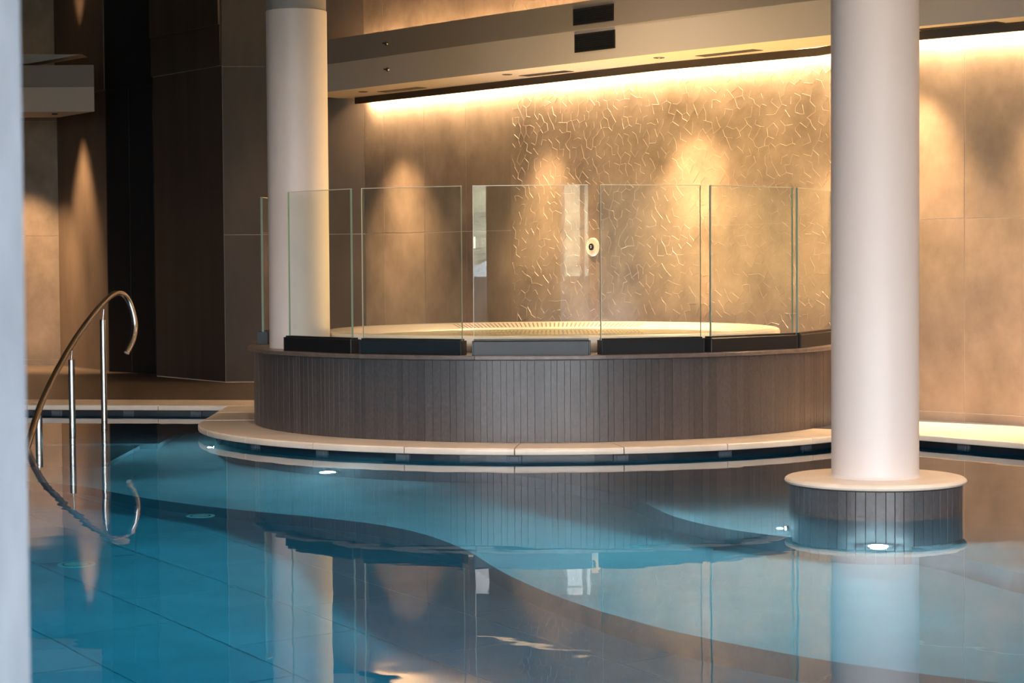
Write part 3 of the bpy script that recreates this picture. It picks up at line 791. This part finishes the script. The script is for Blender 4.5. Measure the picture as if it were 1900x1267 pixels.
tub_light(-36, 'bright underwater lamp below the coping at the tub front left')
tub_light(-84, 'underwater lamp below the coping at the far left of the tub')
tub_light(50, 'underwater lamp below the tub coping behind the column plinth', aim=(-1.0, -.55, -.05))
pl_ = lambda deg, z: (Vector((PC[0]+.444*math.sin(R(deg)), PC[1]-.444*math.cos(R(deg)), z)), Vector((math.sin(R(deg)), -math.cos(R(deg)), 0)))
p, n = pl_(-8, -.80); pool_light(p, n, 'bright underwater lamp on the front of the column plinth', 450)
p, n = pl_(-97, -.66); pool_light(p, n, 'underwater lamp on the left side of the column plinth', 600, aim=(-1, .15, -.06))
for x, w_ in ((-5.5,'first'), (-2.0,'second'), (1.5,'third'), (5.0,'fourth')):  # unseen lamps added in the outer pool walls to brighten floor and benches
    pool_light((x, 2.31, -.7), (0, 1, 0), w_+' added fill lamp from the left in the near pool wall, out of view', 480, 130)
for y, w_ in ((6.0,'nearer'), (10.0,'farther')): pool_light((-9.29, y, -.7), (1, 0, 0), w_+' of two added fill lamps in the left pool wall, out of view', 1000, 130)
pool_light((8.99, 7.0, -.7), (-1, 0, 0), 'added fill lamp in the right pool wall, out of view', 1500, 130)

# floor inlets
def inlet(x, y, z, r, label):
    o = empty('floor_inlet', (x, y, z), label, 'pool inlet', 'round inlets in the pool floor')
    q = MB(); q.lathe([(r, z), (r, z+.012), (r-.012, z+.016), (r-.02, z+.010), (.001, z+.010)], (x, y), 36); q.build('disc', 'white', o, loc=(x, y, z), smooth=True)
    q = MB(); 
    for k in range(24):
        a = 2*PI*k/24; q.lathe([(.007, z+.017), (.007, z+.0185), (.001, z+.019)], (x+(r-.03)*math.cos(a), y+(r-.03)*math.sin(a)), 8)
    h = q.build('holes', 'steel', o, loc=(x, y, z)); h['kind'] = 'stuff'
inlet(-2.30, 11.0, Z_F, .10, 'round inlet disc on the pool floor nearest the handrail')
inlet(-1.84, 12.32, Z_S1-.0, .085, 'round inlet disc near the bench edge in front of the tub')

# ceiling light line over the near deck and lantern by the windows (seen in reflections)
pend = empty('linear_pendant', (-.6, 5.0, 3.0), 'warm linear pendant light above the near water, seen mirrored in the pool', 'pendant light')
a, b = Vector((-2.4, 3.85, 3.0)), Vector((.8, 5.95, 3.0)); t = (b-a).normalized(); w = Vector((-t.y, t.x, 0))
def bar(z0, z1, hw, e): return [[p+w*sx*hw+Vector((0, 0, dz)) for sx, dz in ((-1, z0), (1, z0), (1, z1), (-1, z1))] for p in (a-t*e, b+t*e)]
q = MB(); q.loft(bar(.0, .04, .03, .01), closed_u=True, caps=True); q.build('housing', 'blackmetal', pend, loc=pend.location)
q = MB(); q.loft(bar(-.012, -.0005, .024, 0), closed_u=True, caps=True); q.build('diffuser', 'led_ceiling', pend, loc=pend.location)
for k in (.15, .85):
    p = a+(b-a)*k; q = MB(); q.tube([(p.x, p.y, 3.04), (p.x, p.y, CEIL)], .004, 6); q.build('cable', 'blackmetal', pend, loc=pend.location)
lan = empty('wall_lantern', (-2.26, -3.3, 1.6), 'twin glowing lantern by the windows, seen mirrored in the glass', 'lantern')
for dx_, hh in ((-.10, .08), (.03, .09)):
    q = MB(); q.lathe([(.001,1.6-hh),(.04,1.6-hh),(.045,1.6-hh+.01),(.045,1.6+hh-.01),(.04,1.6+hh),(.001,1.6+hh)], (-2.26+dx_, -3.3), 20); q.build('shade', 'lamp_glow', lan, loc=lan.location, smooth=True)
q = MB(); q.tube([(-2.36,-3.3,1.69),(-2.33,-3.3,3.0),(-2.28,-3.3,CEIL)], .005, 6); q.tube([(-2.23,-3.3,1.69),(-2.26,-3.3,3.0),(-2.28,-3.3,CEIL)], .005, 6); q.build('cord', 'blackmetal', lan, loc=lan.location)
